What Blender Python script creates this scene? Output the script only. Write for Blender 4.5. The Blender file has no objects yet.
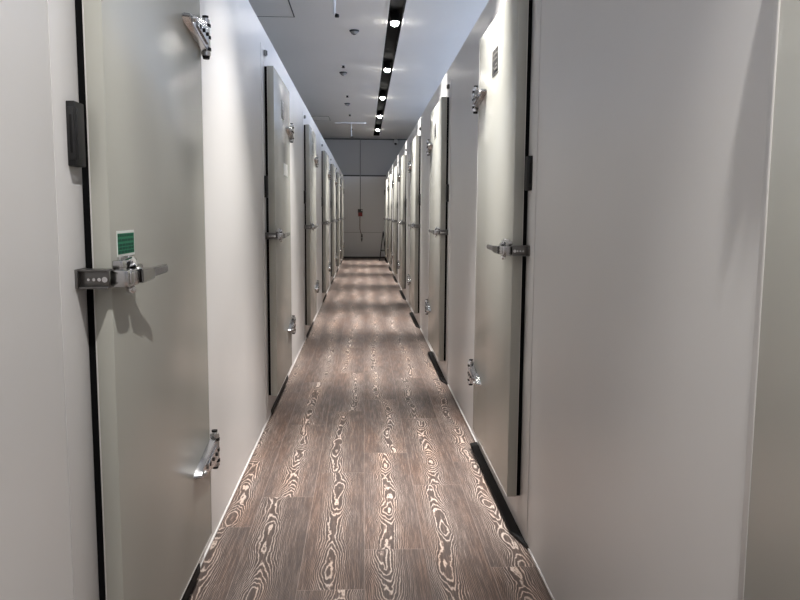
import bpy, bmesh, math, random
from mathutils import Vector, Matrix
S = bpy.context.scene
COL = S.collection
random.seed(4)

# ------------------------------------------------------------------ camera, world, exposure
XL, XR = -0.624, 0.667          # faces of the left and right row of cold rooms
YE = 23.0                       # end wall
HT, CH = 2.475, 3.57            # top of the rooms, hall ceiling
EYE = 1.35
cam_d = bpy.data.cameras.new('camera'); cam = bpy.data.objects.new('camera', cam_d); COL.objects.link(cam)
cam_d.sensor_fit = 'HORIZONTAL'; cam_d.sensor_width = 36.0; cam_d.lens = 753.0 / 800.0 * 36.0
cam_d.clip_start = 0.02
fwd = Vector((0.048, 0.992, -0.114)).normalized()
up = Vector((-0.001, 0.115, 0.993))
xr_ = fwd.cross(up).normalized(); up = xr_.cross(fwd).normalized()
cam.matrix_world = Matrix(((xr_.x, up.x, -fwd.x, 0), (xr_.y, up.y, -fwd.y, 0), (xr_.z, up.z, -fwd.z, EYE), (0, 0, 0, 1)))
S.camera = cam
w = bpy.data.worlds.new('world'); S.world = w; w.use_nodes = True
w.node_tree.nodes['Background'].inputs[0].default_value = (0.9, 0.95, 1.0, 1)
w.node_tree.nodes['Background'].inputs[1].default_value = 0.05
S.view_settings.view_transform = 'Standard'; S.view_settings.look = 'None'
S.view_settings.gamma = 1; S.view_settings.use_curve_mapping = False
S.view_settings.exposure = -0.12
S.cycles.caustics_reflective = False; S.cycles.caustics_refractive = False
SPOT_W = 1250.0; SPOT_ANGLE = 45.0; SPILL_W = 620.0; SPILL_ANGLE = 54.0; SPOT_COL = (1.0, 0.965, 0.925)
FILL_E = 7.5; FILL_COL = (0.61, 0.74, 1.0)  # unseen panels added above the right row for the bluish tint
SIDE_E = 0.12  # weak glow of panels added above the left row

# ------------------------------------------------------------------ materials
def mat(name, color, rough=0.5, metal=0.0, emit=None, estr=0.0, bump=0.0, bscale=40.0, var=0.0, vscale=3.0, spec=0.5):
    m = bpy.data.materials.new(name); m.use_nodes = True
    nt = m.node_tree; b = nt.nodes['Principled BSDF']
    b.inputs['Base Color'].default_value = (*color, 1); b.inputs['Roughness'].default_value = rough
    b.inputs['Metallic'].default_value = metal; b.inputs['Specular IOR Level'].default_value = spec
    if emit:
        b.inputs['Emission Color'].default_value = (*emit, 1); b.inputs['Emission Strength'].default_value = estr
    tc = nt.nodes.new('ShaderNodeTexCoord')
    if bump:
        n = nt.nodes.new('ShaderNodeTexNoise'); n.inputs['Scale'].default_value = bscale; n.inputs['Detail'].default_value = 3
        bp = nt.nodes.new('ShaderNodeBump'); bp.inputs['Strength'].default_value = bump; bp.inputs['Distance'].default_value = 0.01
        nt.links.new(tc.outputs['Object'], n.inputs['Vector']); nt.links.new(n.outputs['Fac'], bp.inputs['Height'])
        nt.links.new(bp.outputs['Normal'], b.inputs['Normal'])
    if var:
        n = nt.nodes.new('ShaderNodeTexNoise'); n.inputs['Scale'].default_value = vscale; n.inputs['Detail'].default_value = 4
        r = nt.nodes.new('ShaderNodeValToRGB')
        r.color_ramp.elements[0].color = (*[c * (1 - var) for c in color], 1)
        r.color_ramp.elements[1].color = (*[min(1, c * (1 + var)) for c in color], 1)
        r.color_ramp.elements[0].position = 0.35; r.color_ramp.elements[1].position = 0.65
        nt.links.new(tc.outputs['Object'], n.inputs['Vector']); nt.links.new(n.outputs['Fac'], r.inputs['Fac'])
        nt.links.new(r.outputs['Color'], b.inputs['Base Color'])
    return m

M = {}
M['panel'] = mat('white_coated_panel', (0.63, 0.62, 0.615), 0.34, var=0.02, vscale=1.5, bump=0.02, bscale=3.0)
M['casing'] = mat('door_casing', (0.60, 0.585, 0.57), 0.34)
M['door'] = mat('grey_green_door_skin', (0.44, 0.44, 0.398), 0.26, spec=0.6, var=0.015, vscale=2.0, bump=0.012, bscale=2.0)
M['gasket'] = mat('black_rubber', (0.004, 0.004, 0.0045), 0.8, spec=0.08)
M['black'] = mat('black_plastic', (0.009, 0.009, 0.0095), 0.55, spec=0.2)
M['box'] = mat('dark_grey_plastic', (0.016, 0.016, 0.017), 0.5, spec=0.3)
M['boxin'] = mat('mid_grey_plastic', (0.024, 0.024, 0.025), 0.5, spec=0.3)
M['chrome'] = mat('polished_chrome', (0.72, 0.72, 0.73), 0.16, 1.0)
M['steel'] = mat('brushed_steel', (0.50, 0.50, 0.50), 0.30, 1.0, var=0.06, vscale=60)
M['hingem'] = mat('zinc_hinge', (0.50, 0.50, 0.505), 0.18, 1.0)
M['dsteel'] = mat('dark_steel', (0.20, 0.195, 0.19), 0.35, 1.0)
M['ceiling'] = mat('painted_ceiling', (0.80, 0.785, 0.76), 0.34, var=0.02, vscale=0.8, bump=0.10, bscale=0.9)
M['endlow'] = mat('pale_end_panel', (0.80, 0.80, 0.80), 0.5)
M['endwall'] = mat('grey_end_wall', (0.46, 0.455, 0.445), 0.55, var=0.02, vscale=1.0)
M['hall'] = mat('grey_hall_wall', (0.45, 0.45, 0.45), 0.6)
M['seam'] = mat('dark_joint', (0.05, 0.05, 0.05), 0.7)
M['seam2'] = mat('grey_joint', (0.22, 0.22, 0.215), 0.6)
M['joint'] = mat('pale_joint', (0.42, 0.42, 0.41), 0.6)
M['white'] = mat('white_plastic', (0.75, 0.74, 0.73), 0.4)
M['wmetal'] = mat('white_lacquered_metal', (0.72, 0.73, 0.75), 0.3)
M['green'] = mat('green_print', (0.03, 0.21, 0.115), 0.6, spec=0.2)
M['lgreen'] = mat('dark_green_print', (0.008, 0.07, 0.045), 0.6, spec=0.2)
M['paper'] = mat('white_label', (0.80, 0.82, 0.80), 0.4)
M['plate'] = mat('dark_plate', (0.045, 0.042, 0.04), 0.35)
M['plate2'] = mat('plate_print', (0.28, 0.27, 0.25), 0.4)
M['red'] = mat('red_plastic', (0.22, 0.02, 0.018), 0.4)
M['cable'] = mat('dull_red_cable', (0.16, 0.07, 0.06), 0.6)
M['lens'] = mat('lamp_lens', (0.9, 0.9, 0.9), 0.3, emit=(1.0, 0.96, 0.90), estr=110.0)
M['pane'] = mat('bluish_fill_glow', (0.6, 0.7, 0.8), 0.2, emit=FILL_COL, estr=FILL_E)  # glow of the added bluish panels on the right
M['fill_pane2'] = mat('pale_fill_glow', (0.6, 0.7, 0.8), 0.2, emit=(0.85, 0.92, 1.0), estr=SIDE_E)  # faint glow of the added panels on the left

def floor_material():
    m = bpy.data.materials.new('brushed_oak_planks'); m.use_nodes = True
    nt = m.node_tree; N = nt.nodes; L = nt.links; b = N['Principled BSDF']
    def val(x):
        return x
    def math_(op, a, c=None, d=None):
        n = N.new('ShaderNodeMath'); n.operation = op
        for i, v in enumerate((a, c, d)):
            if v is None: continue
            if isinstance(v, (int, float)): n.inputs[i].default_value = v
            else: L.new(v, n.inputs[i])
        return n.outputs[0]
    tc = N.new('ShaderNodeTexCoord'); sp = N.new('ShaderNodeSeparateXYZ'); L.new(tc.outputs['Object'], sp.inputs[0])
    x, y = sp.outputs['X'], sp.outputs['Y']
    W, LEN = 0.243, 1.235
    xs = math_('DIVIDE', math_('SUBTRACT', x, 0.003), W)
    row = math_('FLOOR', xs); u = math_('SUBTRACT', math_('SUBTRACT', xs, row), 0.5)
    # each row of boards starts at its own offset
    rr = N.new('ShaderNodeValToRGB'); rr.color_ramp.interpolation = 'CONSTANT'
    offs = [0.55, 0.826, 0.095, 0.357, 0.939, 0.22]
    e = rr.color_ramp.elements; e[0].position = 0.0; e[0].color = (offs[0],) * 3 + (1,)
    e[1].position = 1 / 6; e[1].color = (offs[1],) * 3 + (1,)
    for k in range(2, 6):
        q = e.new(k / 6); q.color = (offs[k],) * 3 + (1,)
    fr = math_('DIVIDE', math_('ADD', math_('FLOORED_MODULO', math_('ADD', row, 3.0), 6.0), 0.5), 6.0); L.new(fr, rr.inputs['Fac'])
    ys = math_('SUBTRACT', math_('DIVIDE', y, LEN), rr.outputs['Color'])
    seg = math_('FLOOR', ys); vv = math_('SUBTRACT', ys, seg)
    cid = N.new('ShaderNodeCombineXYZ'); L.new(row, cid.inputs[0]); L.new(seg, cid.inputs[1])
    wn = N.new('ShaderNodeTexWhiteNoise'); wn.noise_dimensions = '2D'; L.new(cid.outputs[0], wn.inputs['Vector'])
    rnd = wn.outputs['Value']
    srgb = N.new('ShaderNodeSeparateColor'); L.new(wn.outputs['Color'], srgb.inputs[0])
    r2, r3 = srgb.outputs[1], srgb.outputs[2]
    def noise(vx, vy, vz, scale, detail=2, rough=0.5):
        c = N.new('ShaderNodeCombineXYZ')
        for i, v in enumerate((vx, vy, vz)):
            if isinstance(v, (int, float)): c.inputs[i].default_value = v
            else: L.new(v, c.inputs[i])
        n = N.new('ShaderNodeTexNoise'); n.inputs['Scale'].default_value = scale; n.inputs['Detail'].default_value = detail
        n.inputs['Roughness'].default_value = rough
        L.new(c.outputs[0], n.inputs['Vector']); return n.outputs['Fac']
    seed = math_('MULTIPLY', rnd, 57.0)
    # growth rings: a wobbling pith under each board, cut flat
    d1 = noise(0.0, y, seed, 1.7, 2, 0.4)
    wob = noise(3.7, y, seed, 1.6, 1)
    cx = math_('MULTIPLY', math_('SUBTRACT', math_('ADD', math_('MULTIPLY', r2, 0.10), math_('MULTIPLY', wob, 0.12)), 0.11), 1.0)
    du = math_('SUBTRACT', math_('MULTIPLY', u, W), cx)
    depth = math_('ADD', 0.012, math_('MULTIPLY', d1, 0.20))
    fine = math_('ADD', math_('MULTIPLY', noise(math_('MULTIPLY', x, 22.0), math_('MULTIPLY', y, 3.0), seed, 1.0, 2, 0.5), 0.022), math_('MULTIPLY', noise(math_('MULTIPLY', x, 70.0), math_('MULTIPLY', y, 26.0), seed, 1.0, 2, 0.5), 0.008))
    r = math_('SQRT', math_('ADD', math_('MULTIPLY', du, math_('MULTIPLY', du, 2.9)), math_('MULTIPLY', depth, depth)))
    r = math_('ADD', r, fine)
    ph = math_('MULTIPLY', r, 2 * math.pi / 0.0078)
    sn = math_('MULTIPLY', math_('ADD', math_('SINE', ph), 1.0), 0.5)
    line = math_('POWER', sn, 4.0)
    # the flanks are quiet straight grain
    core = math_('POWER', 2.718, math_('MULTIPLY', math_('POWER', math_('DIVIDE', math_('ABSOLUTE', du), 0.062), 2.0), -1.0))
    amp = math_('ADD', 0.26, math_('MULTIPLY', core, 0.64))
    fib = noise(math_('MULTIPLY', x, 190.0), math_('MULTIPLY', y, 6.0), seed, 1.0, 3, 0.65)
    g = math_('ADD', math_('MULTIPLY', line, amp), math_('MULTIPLY', math_('SUBTRACT', fib, 0.5), 1.1))
    g = math_('MAXIMUM', math_('MINIMUM', g, 1.0), 0.0)
    ramp = N.new('ShaderNodeValToRGB'); L.new(g, ramp.inputs['Fac'])
    ramp.color_ramp.elements[0].position = 0.0; ramp.color_ramp.elements[0].color = (0.060, 0.044, 0.038, 1)
    ramp.color_ramp.elements[1].position = 0.85; ramp.color_ramp.elements[1].color = (0.45, 0.385, 0.34, 1)
    q = ramp.color_ramp.elements.new(0.30); q.color = (0.158, 0.117, 0.100, 1)
    hs = N.new('ShaderNodeHueSaturation'); L.new(ramp.outputs['Color'], hs.inputs['Color'])
    L.new(math_('ADD', 0.86, math_('MULTIPLY', r3, 0.28)), hs.inputs['Value'])
    wm = noise(math_('MULTIPLY', x, 9.0), math_('MULTIPLY', y, 1.6), math_('ADD', seed, 9.0), 1.0, 3, 0.6)
    wr = N.new('ShaderNodeValToRGB'); L.new(wm, wr.inputs['Fac'])
    wr.color_ramp.elements[0].position = 0.42; wr.color_ramp.elements[0].color = (1, 1, 1, 1)
    wr.color_ramp.elements[1].position = 0.68; wr.color_ramp.elements[1].color = (1.12, 0.99, 0.90, 1)
    wx = N.new('ShaderNodeMix'); wx.data_type = 'RGBA'; wx.blend_type = 'MULTIPLY'; wx.inputs['Factor'].default_value = 1.0
    L.new(hs.outputs['Color'], wx.inputs['A']); L.new(wr.outputs['Color'], wx.inputs['B'])
    # joints between boards
    ju = math_('GREATER_THAN', math_('ABSOLUTE', u), 0.5 - 0.0012 / W)
    jv = math_('GREATER_THAN', math_('ABSOLUTE', math_('SUBTRACT', vv, 0.5)), 0.5 - 0.0014 / LEN)
    j = math_('MAXIMUM', ju, jv)
    mx = N.new('ShaderNodeMix'); mx.data_type = 'RGBA'; L.new(math_('MULTIPLY', j, 0.42), mx.inputs['Factor'])
    L.new(wx.outputs['Result'], mx.inputs['A']); mx.inputs['B'].default_value = (0.33, 0.27, 0.24, 1)
    L.new(mx.outputs['Result'], b.inputs['Base Color'])
    bp = N.new('ShaderNodeBump'); bp.inputs['Strength'].default_value = 0.25; bp.inputs['Distance'].default_value = 0.002
    L.new(g, bp.inputs['Height']); L.new(bp.outputs['Normal'], b.inputs['Normal'])
    b.inputs['Roughness'].default_value = 0.46
    return m
M['floor'] = floor_material()

# ------------------------------------------------------------------ mesh helpers
class MB:
    """collects shapes, builds ONE mesh object"""
    def __init__(self): self.bm = bmesh.new()
    def box(self, x0, x1, y0, y1, z0, z1, bev=0.0, seg=2):
        t = bmesh.new(); bmesh.ops.create_cube(t, size=1.0)
        for v in t.verts:
            v.co = Vector(((x0 + x1) / 2 + v.co.x * (x1 - x0), (y0 + y1) / 2 + v.co.y * (y1 - y0), (z0 + z1) / 2 + v.co.z * (z1 - z0)))
        if bev: bmesh.ops.bevel(t, geom=t.edges[:], offset=bev, segments=seg, affect='EDGES', profile=0.5)
        self._add(t); return self
    def cyl(self, p, q, r, r2=None, n=16, bev=0.0):
        p, q = Vector(p), Vector(q); d = q - p
        t = bmesh.new(); bmesh.ops.create_cone(t, cap_ends=True, segments=n, radius1=r, radius2=r if r2 is None else r2, depth=d.length)
        if bev:
            bmesh.ops.bevel(t, geom=[e for e in t.edges if len(e.link_faces) == 2 and any(len(f.verts) > 4 for f in e.link_faces)], offset=bev, segments=2, affect='EDGES')
        rot = Vector((0, 0, 1)).rotation_difference(d.normalized()).to_matrix().to_4x4()
        t.transform(Matrix.Translation((p + q) / 2) @ rot); self._add(t); return self
    def ball(self, c, r, sx=1, sy=1, sz=1, n=12):
        t = bmesh.new(); bmesh.ops.create_uvsphere(t, u_segments=n * 2, v_segments=n, radius=r)
        t.transform(Matrix.Translation(c) @ Matrix.Diagonal((sx, sy, sz, 1))); self._add(t); return self
    def prism(self, pts, a0, a1, axis='x', bev=0.0, taper=1.0):
        """polygon pts extruded along axis from a0 to a1; pts are the other two coords in order"""
        t = bmesh.new()
        def P(a, q, s=1.0):
            return {'x': (a, q[0], q[1]), 'y': (q[0], a, q[1]), 'z': (q[0], q[1], a)}[axis]
        cx = sum(q[0] for q in pts) / len(pts); cy = sum(q[1] for q in pts) / len(pts)
        A = [t.verts.new(P(a0, q)) for q in pts]
        B = [t.verts.new(P(a1, (cx + (q[0] - cx) * taper, cy + (q[1] - cy) * taper))) for q in pts]
        t.faces.new(A); t.faces.new(B[::-1]); n = len(pts)
        for i in range(n): t.faces.new((A[i], B[i], B[(i + 1) % n], A[(i + 1) % n]))
        if bev: bmesh.ops.bevel(t, geom=t.edges[:], offset=bev, segments=2, affect='EDGES')
        self._add(t); return self
    def bar(self, p, q, wy, wz, wy2=None, wz2=None, bev=0.0):
        """tapered rectangular bar from p to q"""
        p, q = Vector(p), Vector(q); d = (q - p).normalized()
        s = d.cross(Vector((0, 0, 1))).normalized(); u = s.cross(d)
        wy2 = wy if wy2 is None else wy2; wz2 = wz if wz2 is None else wz2
        t = bmesh.new()
        A = [t.verts.new(p + s * a * wy / 2 + u * b * wz / 2) for a, b in ((-1, -1), (1, -1), (1, 1), (-1, 1))]
        B = [t.verts.new(q + s * a * wy2 / 2 + u * b * wz2 / 2) for a, b in ((-1, -1), (1, -1), (1, 1), (-1, 1))]
        t.faces.new(A); t.faces.new(B[::-1])
        for i in range(4): t.faces.new((A[i], B[i], B[(i + 1) % 4], A[(i + 1) % 4]))
        if bev: bmesh.ops.bevel(t, geom=t.edges[:], offset=bev, segments=2, affect='EDGES')
        self._add(t); return self
    def tube(self, pts, r, n=10):
        for a, b_ in zip(pts[:-1], pts[1:]):
            self.cyl(a, b_, r, n=n); self.ball(b_, r * 1.0, n=5)
        return self
    def _add(self, t):
        me = bpy.data.meshes.new('tmp'); t.to_mesh(me); t.free(); self.bm.from_mesh(me); bpy.data.meshes.remove(me)
    def build(self, name, material, parent=None, flipx=False, smooth=True):
        if flipx:
            for v in self.bm.verts: v.co.x = -v.co.x
        bmesh.ops.recalc_face_normals(self.bm, faces=self.bm.faces[:])
        me = bpy.data.meshes.new(name); self.bm.to_mesh(me); self.bm.free()
        me.materials.append(material)
        if smooth:
            for p in me.polygons: p.use_smooth = True
            me.set_sharp_from_angle(angle=math.radians(32))
        o = bpy.data.objects.new(name, me); COL.objects.link(o)
        if parent: o.parent = parent
        return o

def tag(o, label=None, cat=None, group=None, kind=None):
    if label: o['label'] = label
    if cat: o['category'] = cat
    if group: o['group'] = group
    if kind: o['kind'] = kind
    return o
def empty(name, loc):
    o = bpy.data.objects.new(name, None); o.empty_display_size = 0.1; COL.objects.link(o); o.location = loc
    return o
def kids(o): return [c for c in COL.objects if c.parent == o]
def copy_tree(o, parent=None):
    c = o.copy(); COL.objects.link(c); c.parent = parent
    for ch in kids(o): copy_tree(ch, c)
    return c
def struct(o, label=None, cat=None): return tag(o, label, cat, kind='structure')

# ------------------------------------------------------------------ the hall
Y0 = -3.0; HX = 3.6
struct(MB().box(-HX, HX, Y0, YE + 0.2, -0.1, 0.0).build('floor', M['floor'], smooth=False), 'grey brown brushed oak plank floor along the aisle', 'floor')
SX0, SX1 = 0.27, 0.445          # slot of the light channel
c = MB(); c.box(-HX, SX0, Y0, YE, CH, CH + 0.14); c.box(SX1, HX, Y0, YE, CH, CH + 0.14)
c.box(SX0, SX1, YE - 0.9, YE, CH, CH + 0.14)
struct(c.build('ceiling', M['ceiling'], smooth=False), 'pale grey hall ceiling above the two rows', 'ceiling')
ch = MB()
ch.box(SX0, SX0 + 0.004, Y0, YE - 0.9, CH + 0.002, CH + 0.14); ch.box(SX1 - 0.004, SX1, Y0, YE - 0.9, CH + 0.002, CH + 0.14)
ch.box(SX0, SX1, Y0, YE - 0.9, CH + 0.12, CH + 0.14); ch.box(SX0, SX1, YE - 0.92, YE - 0.9, CH, CH + 0.14)
chn = struct(ch.build('trim_1', M['gasket'], smooth=False), 'long black recessed light channel in the ceiling', 'light channel')
lip = MB()
lip.box(SX0 - 0.016, SX0 + 0.002, Y0, YE - 0.88, CH - 0.006, CH); lip.box(SX1 - 0.002, SX1 + 0.016, Y0, YE - 0.88, CH - 0.006, CH)
lip.build('lip', M['white'], chn, smooth=False)
struct(MB().box(-HX, HX, YE, YE + 0.2, 0.0, CH).build('wall_end', M['endwall'], smooth=False), 'grey end wall closing the aisle', 'wall')
struct(MB().box(XL, XR, YE - 0.01, YE, 0.0, 2.455).build('wall_end_panel', M['endlow'], smooth=False), 'paler panel on the lower end wall between the two rows', 'wall')
struct(MB().box(-HX, HX, Y0 - 0.2, Y0, 0.0, CH).build('wall_back', M['hall'], smooth=False), 'hall wall behind the viewer', 'wall')
struct(MB().box(-3.4, XL, Y0, YE, 0.0, HT).build('wall_left', M['panel'], smooth=False), 'white panel wall of the left row of cold rooms', 'wall')
struct(MB().box(XR, 3.4, Y0, YE, 0.0, HT).build('wall_right', M['panel'], smooth=False), 'white panel wall of the right row of cold rooms', 'wall')
# outer hall walls above the rooms, with bands of added glowing panels giving fill light
def outer(name, x0, x1, zlo, zhi):
    o = MB(); o.box(x0, x1, Y0, YE, 0.0, zlo); o.box(x0, x1, Y0, YE, zhi, CH); o.box(x0, x1, Y0 + 20.8, YE, zlo, zhi)
    return struct(o.build(name, M['hall'], smooth=False), None, None)
o = outer('wall_outer_right', HX, HX + 0.15, 2.62, 3.40); tag(o, 'outer hall wall beyond the right row', 'wall')
o = outer('wall_outer_left', -HX - 0.15, -HX, 2.62, 3.40); tag(o, 'outer hall wall beyond the left row', 'wall')
wi = 1
for sx, pm in ((1, 'pane'), (-1, 'fill_pane2')):
    for k in range(4):
        a, b_ = Y0 + k * 5.2, Y0 + (k + 1) * 5.2
        f = MB(); xx0, xx1 = sorted((sx * HX, sx * (HX + 0.15)))
        for yy in (a, b_ - 0.08): f.box(xx0, xx1, yy, yy + 0.08, 2.62, 3.40)
        fo = struct(f.build('fill_panel_%d' % wi, M['seam2'], smooth=False), 'unseen glowing panel added as fill light above the %s row' % ('right' if sx > 0 else 'left'), 'fill_panel')
        px = sx * (HX + 0.09); p0, p1 = sorted((px, px + sx * 0.02))
        MB().box(p0, p1, a + 0.08, b_ - 0.08, 2.62, 3.40).build('pane', M[pm], fo, smooth=False)
        wi += 1
# trims
struct(MB().box(XL, XL + 0.004, Y0, YE, 0.003, 0.013, 0.001).build('baseboard_left', M['white'], smooth=False), 'thin white skirting at the foot of the left wall', 'baseboard')
struct(MB().box(XR - 0.004, XR, Y0, YE, 0.003, 0.013, 0.001).build('baseboard_right', M['white'], smooth=False), 'thin white skirting at the foot of the right wall', 'baseboard')
struct(MB().box(XL, XR, YE - 0.02, YE, 0.0, 0.04).build('baseboard_end', M['seam'], smooth=False), 'dark skirting at the foot of the end wall', 'baseboard')
struct(MB().box(-1.6, 1.6, YE - 0.012, YE, 2.455, 2.495).build('trim_2', M['seam'], smooth=False), 'dark horizontal joint across the end wall', 'trim')
struct(MB().box(XL, XR, YE - 0.012, YE - 0.01, 0.768, 0.780).build('trim_3', M['joint'], smooth=False), 'faint low horizontal joint across the end wall', 'trim')
struct(MB().box(-HX, HX, YE - 0.03, YE, CH - 0.03, CH).build('trim_4', M['seam'], smooth=False), 'dark joint between end wall and ceiling', 'trim')
struct(MB().box(XL - 0.035, XL, Y0, YE, HT, HT + 0.012, 0.002).build('trim_5', M['white'], smooth=False), 'white capping along the top of the left row', 'trim')
struct(MB().box(XR, XR + 0.035, Y0, YE, HT, HT + 0.012, 0.002).build('trim_6', M['white'], smooth=False), 'white capping along the top of the right row', 'trim')

# ------------------------------------------------------------------ doors
# local frame: x = distance out of the wall (flipped for the right row), y = along the wall from the latch edge, z up
DW = 1.01; ZB, ZT = 0.158, 2.26
def make_door(name, right, loc):
    fx = right
    root = empty(name, loc)
    B = lambda mb, n, m, p=root, **k: mb.build(n, m, p, flipx=fx, **k)
    cs = MB()
    cs.box(0, 0.0025, -0.14, 0.05, 0.0, 2.37, 0.0008); cs.box(0, 0.0025, DW - 0.05, DW + 0.12, 0.0, 2.37, 0.0008)
    cs.box(0, 0.0025, 0.05, DW - 0.05, 2.20, 2.37); cs.box(0, 0.0025, 0.05, DW - 0.05, 0.0, 0.22)
    B(cs, 'casing', M['panel'])
    B(MB().box(0.003, 0.0195, 0.002, DW - 0.002, ZB + 0.004, ZT - 0.004), 'gasket', M['gasket'])
    lf = MB(); lf.box(0.0195, 0.060, 0, DW, ZB, ZT, 0.003)
    leaf = B(lf, 'leaf', M['door'])
    ed = MB()   # slim edge profile round the leaf
    ed.box(0.0190, 0.0215, -0.0015, 0.004, ZB, ZT, 0.0006)
    ed.box(0.0190, 0.0225, DW - 0.004, DW + 0.0025, ZB, ZT, 0.0008)
    ed.box(0.058, 0.0606, DW - 0.006, DW + 0.0005, ZB, ZT, 0.0006)
    ed.box(0.058, 0.0606, 0.0, DW, ZB - 0.0005, ZB + 0.006, 0.0006)
    B(ed, 'edge_profile', M['casing'], leaf)
    # hinges: triangular strap, knuckle on a pin at the jamb
    for hz in (1.955, 0.475):
        h = MB()
        y1 = DW + 0.012
        h.prism([(y1, hz - 0.055), (y1, hz + 0.055), (DW - 0.10, hz + 0.036), (DW - 0.262, hz + 0.013), (DW - 0.280, hz), (DW - 0.262, hz - 0.013), (DW - 0.10, hz - 0.036)], 0.060, 0.084, 'x', 0.003, 0.90)
        h.prism([(DW - 0.01, hz - 0.032), (DW - 0.01, hz + 0.032), (DW - 0.17, hz + 0.009), (DW - 0.17, hz - 0.009)], 0.083, 0.089, 'x', 0.002)
        hin = B(h, 'hinge', M['hingem'])
        k = MB()
        k.cyl((0.072, DW + 0.026, hz - 0.062), (0.072, DW + 0.026, hz + 0.062), 0.017, bev=0.002)
        k.cyl((0.072, DW + 0.026, hz + 0.060), (0.072, DW + 0.026, hz + 0.070), 0.011, 0.008, bev=0.002)
        k.ball((0.089, DW - 0.235, hz), 0.010)
        B(k, 'knuckle', M['chrome'], hin)
        k = MB()
        for dz in (-0.040, 0.0, 0.040): k.cyl((0.072, DW + 0.026, hz + dz - 0.006), (0.072, DW + 0.026, hz + dz + 0.006), 0.0185, bev=0.001)
        k.cyl((0.072, DW + 0.026, hz + 0.068), (0.072, DW + 0.026, hz + 0.074), 0.011)
        k.cyl((0.0885, DW - 0.135, hz), (0.0905, DW - 0.135, hz), 0.008)
        B(k, 'bushings', M['black'], hin)
        bk = MB()
        bk.box(0.004, 0.066, DW + 0.016, DW + 0.055, hz - 0.046, hz + 0.046, 0.004)
        bk.box(0.004, 0.014, DW + 0.010, DW + 0.095, hz - 0.055, hz + 0.055, 0.002)
        B(bk, 'jamb_bracket', M['chrome'], hin)
        bo = MB()
        for dz in (-0.030, 0.030): bo.cyl((0.014, DW + 0.078, hz + dz), (0.022, DW + 0.078, hz + dz), 0.009, n=6)
        for dy in (0.03, 0.085): bo.cyl((0.088, DW - dy, hz), (0.0935, DW - dy, hz), 0.007, n=6)
        bo.cyl((0.072, DW + 0.026, hz - 0.072), (0.072, DW + 0.026, hz - 0.060), 0.011, 0.014)
        B(bo, 'bolts', M['black'], hin)
    # latch
    zc = 1.205
    s = MB()    # strike on the jamb: an open channel standing out past the leaf
    s.box(0.004, 0.069, -0.048, -0.038, zc - 0.018, zc + 0.018, 0.002)
    s.box(0.004, 0.070, -0.060, -0.016, zc + 0.016, zc + 0.020, 0.0015); s.box(0.004, 0.070, -0.060, -0.016, zc - 0.022, zc - 0.017, 0.0015)
    s.box(0.002, 0.009, -0.064, -0.006, zc - 0.022, zc + 0.021, 0.002)
    st = B(s, 'strike', M['dsteel'])
    s = MB()
    for i, rr in enumerate((0.0030, 0.0034, 0.0040, 0.0062)): s.cyl((0.027 + i * 0.0115, -0.0482, zc - 0.002), (0.027 + i * 0.0115, -0.0515, zc - 0.002), rr, n=12)
    B(s, 'bolts', M['chrome'], st)
    h = MB()
    h.box(0.060, 0.068, 0.012, 0.130, zc - 0.026, zc + 0.030, 0.003)
    h.box(0.064, 0.104, -0.026, 0.060, zc - 0.022, zc + 0.016, 0.004)
    h.box(0.066, 0.094, 0.060, 0.125, zc - 0.016, zc + 0.022, 0.004)
    h.box(0.060, 0.084, 0.004, 0.112, zc + 0.014, zc + 0.036, 0.003)
    h.box(0.100, 0.108, -0.014, 0.040, zc - 0.016, zc + 0.012, 0.003)
    hb = B(h, 'latch_body', M['hingem'])
    h = MB()
    h.bar((0.094, 0.075, zc - 0.004), (0.110, 0.135, zc - 0.002), 0.030, 0.034, 0.022, 0.028, 0.003)
    h.bar((0.108, 0.128, zc - 0.001), (0.130, 0.200, zc + 0.006), 0.014, 0.024, 0.012, 0.020, 0.003)
    B(h, 'lever', M['hingem'], hb)
    h = MB()
    h.cyl((0.072, 0.030, zc + 0.035), (0.072, 0.030, zc + 0.043), 0.008); h.cyl((0.072, 0.086, zc + 0.035), (0.072, 0.086, zc + 0.043), 0.008)
    h.cyl((0.080, 0.060, zc + 0.026), (0.094, 0.060, zc + 0.032), 0.012); h.ball((0.088, 0.045, zc - 0.032), 0.011)
    h.cyl((0.092, 0.090, zc + 0.006), (0.101, 0.090, zc + 0.008), 0.010, n=6)
    B(h, 'bolts', M['chrome'], hb)
    h = MB(); h.box(0.082, 0.0955, 0.056, 0.066, zc - 0.020, zc + 0.023, 0.002); h.box(0.066, 0.090, 0.122, 0.130, zc - 0.018, zc + 0.020, 0.002)
    h.cyl((0.0835, 0.045, zc + 0.026), (0.086, 0.045, zc + 0.026), 0.006); h.cyl((0.0835, 0.080, zc + 0.026), (0.086, 0.080, zc + 0.026), 0.006)
    B(h, 'spacers', M['black'], hb)
    # name plate near the top of the leaf
    npl = B(MB().box(0.060, 0.0615, 0.425, 0.585, 1.995, 2.115, 0.0005), 'nameplate', M['paper'])
    B(MB().box(0.0613, 0.0625, 0.430, 0.580, 1.999, 2.111, 0.0004), 'plate_face', M['plate'], npl)
    t = MB()
    for i, (zz, a, b_) in enumerate(((2.085, 0.45, 0.56), (2.062, 0.45, 0.555), (2.035, 0.45, 0.50), (2.018, 0.45, 0.53))):
        t.box(0.0620, 0.0630, a, b_, zz - 0.004, zz + 0.004)
    B(t, 'print_lines', M['plate2'], npl, smooth=False)
    return root

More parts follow.
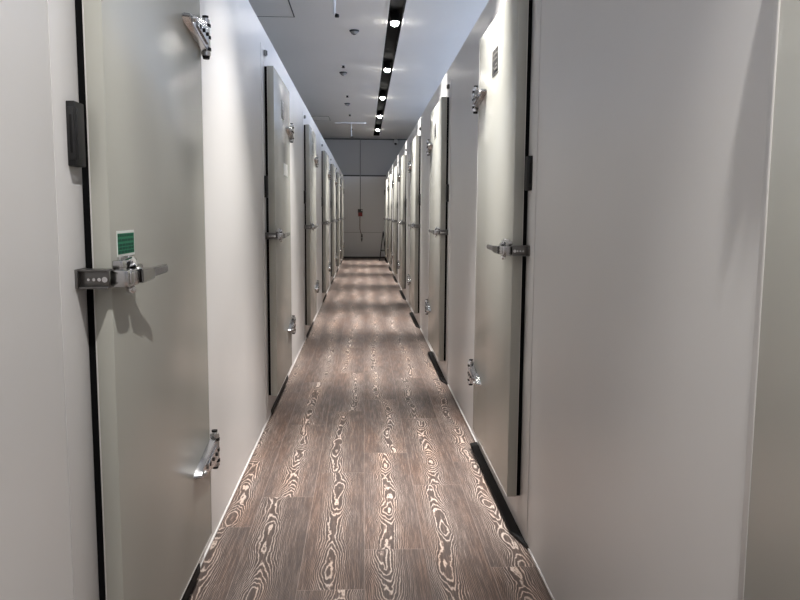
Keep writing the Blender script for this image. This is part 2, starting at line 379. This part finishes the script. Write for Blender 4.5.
LY = [1.71, 4.86, 7.98, 11.25, 14.2, 17.05, 19.85]
RY = [0.11, 3.055, 6.0, 8.95, 11.9, 14.85, 17.8, 20.75]
ORD = ['nearest', 'second', 'third', 'fourth', 'fifth', 'sixth', 'seventh', 'eighth']
dn = 1
protoL = protoR = None
LD, RD = [], []
for k, y in enumerate(LY):
    if k == 0: d = protoL = make_door('door_1', False, (XL, y, 0))
    else:
        d = copy_tree(protoL); d.name = 'door_%d' % dn; d.location = (XL, y, 0)
    lab = ('pale grey green insulated door with a green sticker, nearest on the left wall' if k == 0 else
           '%s grey green insulated door from the viewer on the left wall' % ORD[k])
    struct(d, lab, 'door')['group'] = 'insulated doors of the left row'
    LD.append(d); dn += 1
for k, y in enumerate(RY):
    if k == 0: d = protoR = make_door('door_%d' % dn, True, (XR, y, 0))
    else:
        d = copy_tree(protoR); d.name = 'door_%d' % dn; d.location = (XR, y, 0)
    lab = ('grey green insulated door cut by the right edge of the photo' if k == 0 else
           '%s grey green insulated door from the viewer on the right wall' % ORD[k])
    struct(d, lab, 'door')['group'] = 'insulated doors of the right row'
    RD.append(d); dn += 1
# thresholds
tn = 7
for k, y in enumerate(LY):
    a, b_ = (y - 0.05, y + 1.03) if k == 0 else (y + 0.12, y + 1.2)
    struct(MB().box(XL, XL + 0.009, a, b_, 0.0, 0.036, 0.001).build('trim_%d' % tn, M['black'], smooth=False), 'black kick strip at the foot of the %s door on the left' % ORD[k], 'threshold'); tn += 1
for k, y in enumerate(RY):
    t = MB().prism([(XR, y - 0.19), (XR, y + 1.24), (XR - 0.042, y + 1.22), (XR - 0.045, y - 0.02)], 0.0, 0.014, 'z', 0.001)
    struct(t.build('trim_%d' % tn, M['black'], smooth=False), 'black threshold strip on the floor under the %s door on the right' % ORD[k], 'threshold'); tn += 1
# green sticker on the nearest left door
st = MB().box(0.060, 0.0612, 0.042, 0.172, 1.246, 1.306).build('sticker', M['paper'], LD[0], smooth=False); st['label'] = 'green printed sticker with white border'
MB().box(0.0611, 0.0618, 0.046, 0.168, 1.252, 1.300).build('sticker_print', M['green'], st, smooth=False)
t = MB()
rnd = random.Random(3)
for i, zz in enumerate((1.295, 1.284, 1.273, 1.265, 1.257)):
    yy = 0.047
    while yy < 0.160:
        L_ = rnd.uniform(0.006, 0.022); t.box(0.0617, 0.0621, yy, min(yy + L_, 0.164), zz - 0.0028, zz + 0.0028); yy += L_ + 0.004
t.build('sticker_text', M['lgreen'], st, smooth=False)
# pale flat rectangle on the second left door
MB().box(0.060, 0.0612, 0.54, 0.80, 1.615, 1.70).build('pale_rect', M['paper'], LD[1], smooth=False)

# ------------------------------------------------------------------ small wall fittings beside the doors
def make_switch(right, loc):
    root = empty('door_switch', loc)
    b = MB().box(0.0, 0.021, -0.072, -0.018, 1.445, 1.580, 0.003).build('housing', M['box'], root, flipx=right)
    f = MB(); f.box(0.004, 0.018, -0.0745, -0.071, 1.458, 1.567, 0.001); f.box(0.020, 0.023, -0.066, -0.028, 1.46, 1.565, 0.001)
    f.build('cover', M['boxin'], root, flipx=right)
    MB().box(0.009, 0.014, -0.0755, -0.073, 1.472, 1.552, 0.001).build('slot', M['black'], root, flipx=right)
    return root
for side, ys, xx in (('left', LY, XL), ('right', RY, XR)):
    proto = None
    for k, y in enumerate(ys):
        if side == 'right' and k == 0: continue
        if proto is None: o = proto = make_switch(side == 'right', (xx, y, 0))
        else: o = copy_tree(proto); o.location = (xx, y, 0)
        tag(o, 'black door switch box on the wall beside the %s door on the %s' % (ORD[k], side), 'switch', 'door switch boxes')
def make_sensor(right, loc):
    root = empty('door_sensor', loc)
    MB().box(0.0, 0.016, -0.030, 0.012, 2.318, 2.350, 0.003).build('sensor_body', M['seam2'], root, flipx=right)
    MB().box(0.015, 0.020, -0.020, 0.004, 2.322, 2.348, 0.002).build('sensor_lens', M['box'], root, flipx=right)
    return root
for side, ys, xx in (('left', LY, XL), ('right', RY, XR)):
    proto = None
    for k, y in enumerate(ys):
        if k == 0: continue
        if proto is None and k == 1: o = proto = make_sensor(side == 'right', (xx + (0.004 if side == 'left' else -0.004), y, 0))
        else: o = copy_tree(proto); o.location = (xx + (0.004 if side == 'left' else -0.004), y, 0)
        tag(o, 'tiny dark sensor above the latch corner of the %s door on the %s' % (ORD[k], side), 'sensor', 'small sensors above the doors')

# ------------------------------------------------------------------ ceiling lights
def make_lamp(loc):
    root = empty('ceiling_spotlight', loc)
    h = MB(); h.cyl((0, 0, 0.10), (0, 0, -0.005), 0.058, bev=0.002); h.cyl((0, 0, 0.119), (0, 0, 0.09), 0.03)
    h.build('housing', M['black'], root)
    MB().ball((0, 0, -0.004), 0.050, 1, 1, 0.95).build('lens', M['lens'], root)
    ld = bpy.data.lights.new('spot_beam', 'SPOT'); ld.energy = SPOT_W; ld.spot_size = math.radians(SPOT_ANGLE); ld.spot_blend = 1.0
    ld.shadow_soft_size = 0.035; ld.color = SPOT_COL
    lo = bpy.data.objects.new('spot_beam', ld); COL.objects.link(lo); lo.location = (0, 0, -0.058); lo.parent = root; lo.rotation_euler = (math.radians(8), math.radians(-0.5), 0)
    ls = bpy.data.lights.new('spot_spill', 'SPOT'); ls.energy = SPILL_W; ls.spot_size = math.radians(SPILL_ANGLE); ls.spot_blend = 1.0
    ls.shadow_soft_size = 0.035; ls.color = SPOT_COL
    lo = bpy.data.objects.new('spot_spill', ls); COL.objects.link(lo); lo.location = (0, 0, -0.06); lo.parent = root; lo.rotation_euler = (0, math.radians(14.5), 0)
    return root
SPY = [-2.22, 0.61, 3.44, 6.27, 9.08, 11.98, 14.82, 17.62, 20.42]
proto = None; li = 0
for k, y in enumerate(SPY):
    loc = ((SX0 + SX1) / 2, y, CH + 0.0)
    if proto is None: o = proto = make_lamp(loc)
    else: o = copy_tree(proto); o.location = loc
    if k == 1:      # wider, dimmed lamp above the viewer
        for c_ in kids(o):
            if c_.type == 'LIGHT': c_.data = c_.data.copy(); c_.data.energy *= 0.5 if 'spill' in c_.name else 0.35
            if c_.type == 'LIGHT' and 'spill' in c_.name: c_.data.spot_size = math.radians(88); c_.rotation_euler = (math.radians(10), math.radians(30), 0)
    seen = k - 4
    tag(o, ('%s lit round spotlight in view along the black ceiling channel' % ORD[seen]) if seen >= 0 else
        '%s round spotlight along the ceiling channel, out of the photo' % ('first', 'second', 'third', 'fourth')[k], 'spotlight', 'spotlights in the ceiling channel')
# ------------------------------------------------------------------ ceiling fittings in a row left of the channel
def make_dot(loc):
    root = empty('sprinkler_head', loc)
    MB().cyl((0, 0, 0.0), (0, 0, -0.006), 0.040, bev=0.002).build('escutcheon', M['white'], root)
    MB().cyl((0, 0, -0.006), (0, 0, -0.030), 0.022, 0.016).cyl((0, 0, -0.030), (0, 0, -0.038), 0.026).build('deflector', M['black'], root)
    return root
proto = None
for k, (x, y) in enumerate(((-0.313, 11.74), (-0.317, 14.66), (-0.32, 17.42), (-0.31, 20.3))):
    if proto is None: o = proto = make_dot((x, y, CH))
    else: o = copy_tree(proto); o.location = (x, y, CH)
    tag(o, '%s small dark sprinkler head on the ceiling left of the light channel' % ORD[k], 'sprinkler', 'sprinkler heads on the ceiling')
def make_det(loc):
    root = empty('smoke_detector', loc)
    MB().cyl((0, 0, 0), (0, 0, -0.018), 0.062, 0.058, n=24, bev=0.002).build('base', M['box'], root)  # dark base paints the shadow around the dome's foot
    d = MB(); d.cyl((0, 0, -0.018), (0, 0, -0.046), 0.052, 0.034, n=24, bev=0.004); d.build('dome', M['seam2'], root)
    MB().cyl((0, 0, -0.0455), (0, 0, -0.052), 0.022, 0.018).build('sensor_cap', M['box'], root)
    return root
proto = None
for k, (x, y) in enumerate(((-0.119, 9.53), (-0.329, 12.3), (-0.339, 15.7))):
    if proto is None: o = proto = make_det((x, y, CH))
    else: o = copy_tree(proto); o.location = (x, y, CH)
    tag(o, '%s round smoke detector from the viewer on the ceiling' % ORD[k], 'smoke detector', 'smoke detectors on the ceiling')
def make_rod(loc, bar):
    root = empty('ceiling_pole', loc)
    L_ = 0.345
    MB().cyl((0, 0, 0.02), (0, 0, -L_), 0.012, bev=0.002).build('pole', M['wmetal'], root)
    MB().cyl((0, 0, 0), (0, 0, -0.012), 0.035, bev=0.002).build('flange', M['wmetal'], root)
    MB().cyl((0.024, 0, -L_ + 0.006), (0.024, 0, -L_ - 0.022), 0.019, 0.022, bev=0.003).cyl((0, 0, -L_ + 0.01), (0.024, 0, -L_ + 0.004), 0.008).build('head', M['black'], root)
    if bar: MB().box(-0.40, 0.37, -0.02, 0.02, -0.03, 0.0, 0.003).build('crossbar', M['wmetal'], root)
    return root
tag(make_rod((-0.282, 7.45, CH), False), 'white pole with a black tip hanging from the ceiling, nearer one', 'ceiling pole')
tag(make_rod((-0.312, 18.93, CH), True), 'white pole with a crossbar hanging from the ceiling far down the aisle', 'ceiling pole')
def hatch(x0, x1, y0, y1, label):
    o = empty('ceiling_hatch', ((x0 + x1) / 2, (y0 + y1) / 2, CH)); w_, l_ = (x1 - x0) / 2, (y1 - y0) / 2
    f = MB()
    f.box(-w_ - .012, -w_, -l_ - .012, l_ + .012, -0.006, 0); f.box(w_, w_ + .012, -l_ - .012, l_ + .012, -0.006, 0)
    f.box(-w_, w_, -l_ - .012, -l_, -0.006, 0); f.box(-w_, w_, l_, l_ + .012, -0.006, 0)
    f.build('hatch_frame', M['seam'], o, smooth=False)
    MB().box(-w_, w_, -l_, l_, -0.004, 0).build('hatch_panel', M['ceiling'], o, smooth=False)
    tag(o, label, 'ceiling hatch')
hatch(-1.6, -0.80, 7.9, 8.93, 'square access hatch in the ceiling at the top edge of the photo')
hatch(-1.6, -0.82, 17.86, 18.6, 'square access hatch in the ceiling far above the left row')

# ------------------------------------------------------------------ end wall
tag(MB().cyl((-0.109, YE - 0.022, CH), (-0.109, YE - 0.022, 1.45), 0.011).build('conduit', M['seam2']), 'thin grey conduit running down the end wall to a red box', 'conduit')
cp = empty('alarm_box', (-0.109, YE - 0.01, 1.26))
MB().box(-0.065, 0.065, -0.07, 0.0, 0.0, 0.20, 0.006).build('box', M['red'], cp)
MB().box(-0.072, 0.072, -0.075, 0.0, 0.11, 0.215, 0.005).build('cover', M['plate'], cp)
MB().ball((0.045, -0.078, 0.18), 0.022).build('indicator', M['white'], cp)
MB().tube([(-0.01, -0.02, 0.01), (-0.012, -0.02, -0.25), (-0.01, -0.025, -0.38), (0.015, -0.025, -0.50), (0.045, -0.025, -0.55)], 0.010).build('cable', M['cable'], cp)
MB().cyl((0.045, -0.025, -0.54), (0.045, -0.025, -0.64), 0.022, 0.03).cyl((0.045, -0.025, -0.66), (0.045, -0.025, -0.76), 0.030, 0.012).build('plug', M['dsteel'], cp)
tag(cp, 'dark red alarm box with a hanging cable on the end wall', 'alarm box')
dc = empty('security_camera', (0.955, YE, 3.47))
MB().box(-0.05, 0.05, -0.04, 0, -0.02, 0.09, 0.008).build('mount', M['white'], dc)
MB().ball((0, -0.09, 0.0), 0.075).build('dome', M['white'], dc)
MB().ball((-0.01, -0.125, -0.045), 0.040).build('lens', M['black'], dc)
tag(dc, 'small white dome security camera high on the end wall at right', 'camera')
sg = empty('folding_stand', (0.53, 21.7, 0))
MB().bar((-0.075, 0.0, 0.0), (0.022, 0.0, 0.83), 0.30, 0.022, 0.30, 0.022, 0.004).build('front_panel', M['black'], sg)
MB().bar((0.10, 0.0, 0.0), (0.034, 0.0, 0.80), 0.26, 0.03, 0.24, 0.022, 0.004).build('back_panel', M['black'], sg)
MB().box(-0.03, 0.085, -0.10, 0.10, 0.28, 0.30, 0.003).build('brace', M['black'], sg)
MB().cyl((0.028, -0.14, 0.825), (0.028, 0.14, 0.825), 0.014).build('top_hinge', M['black'], sg)
tag(sg, 'dark narrow folding A-frame stand at the far end by the right wall', 'folding stand')
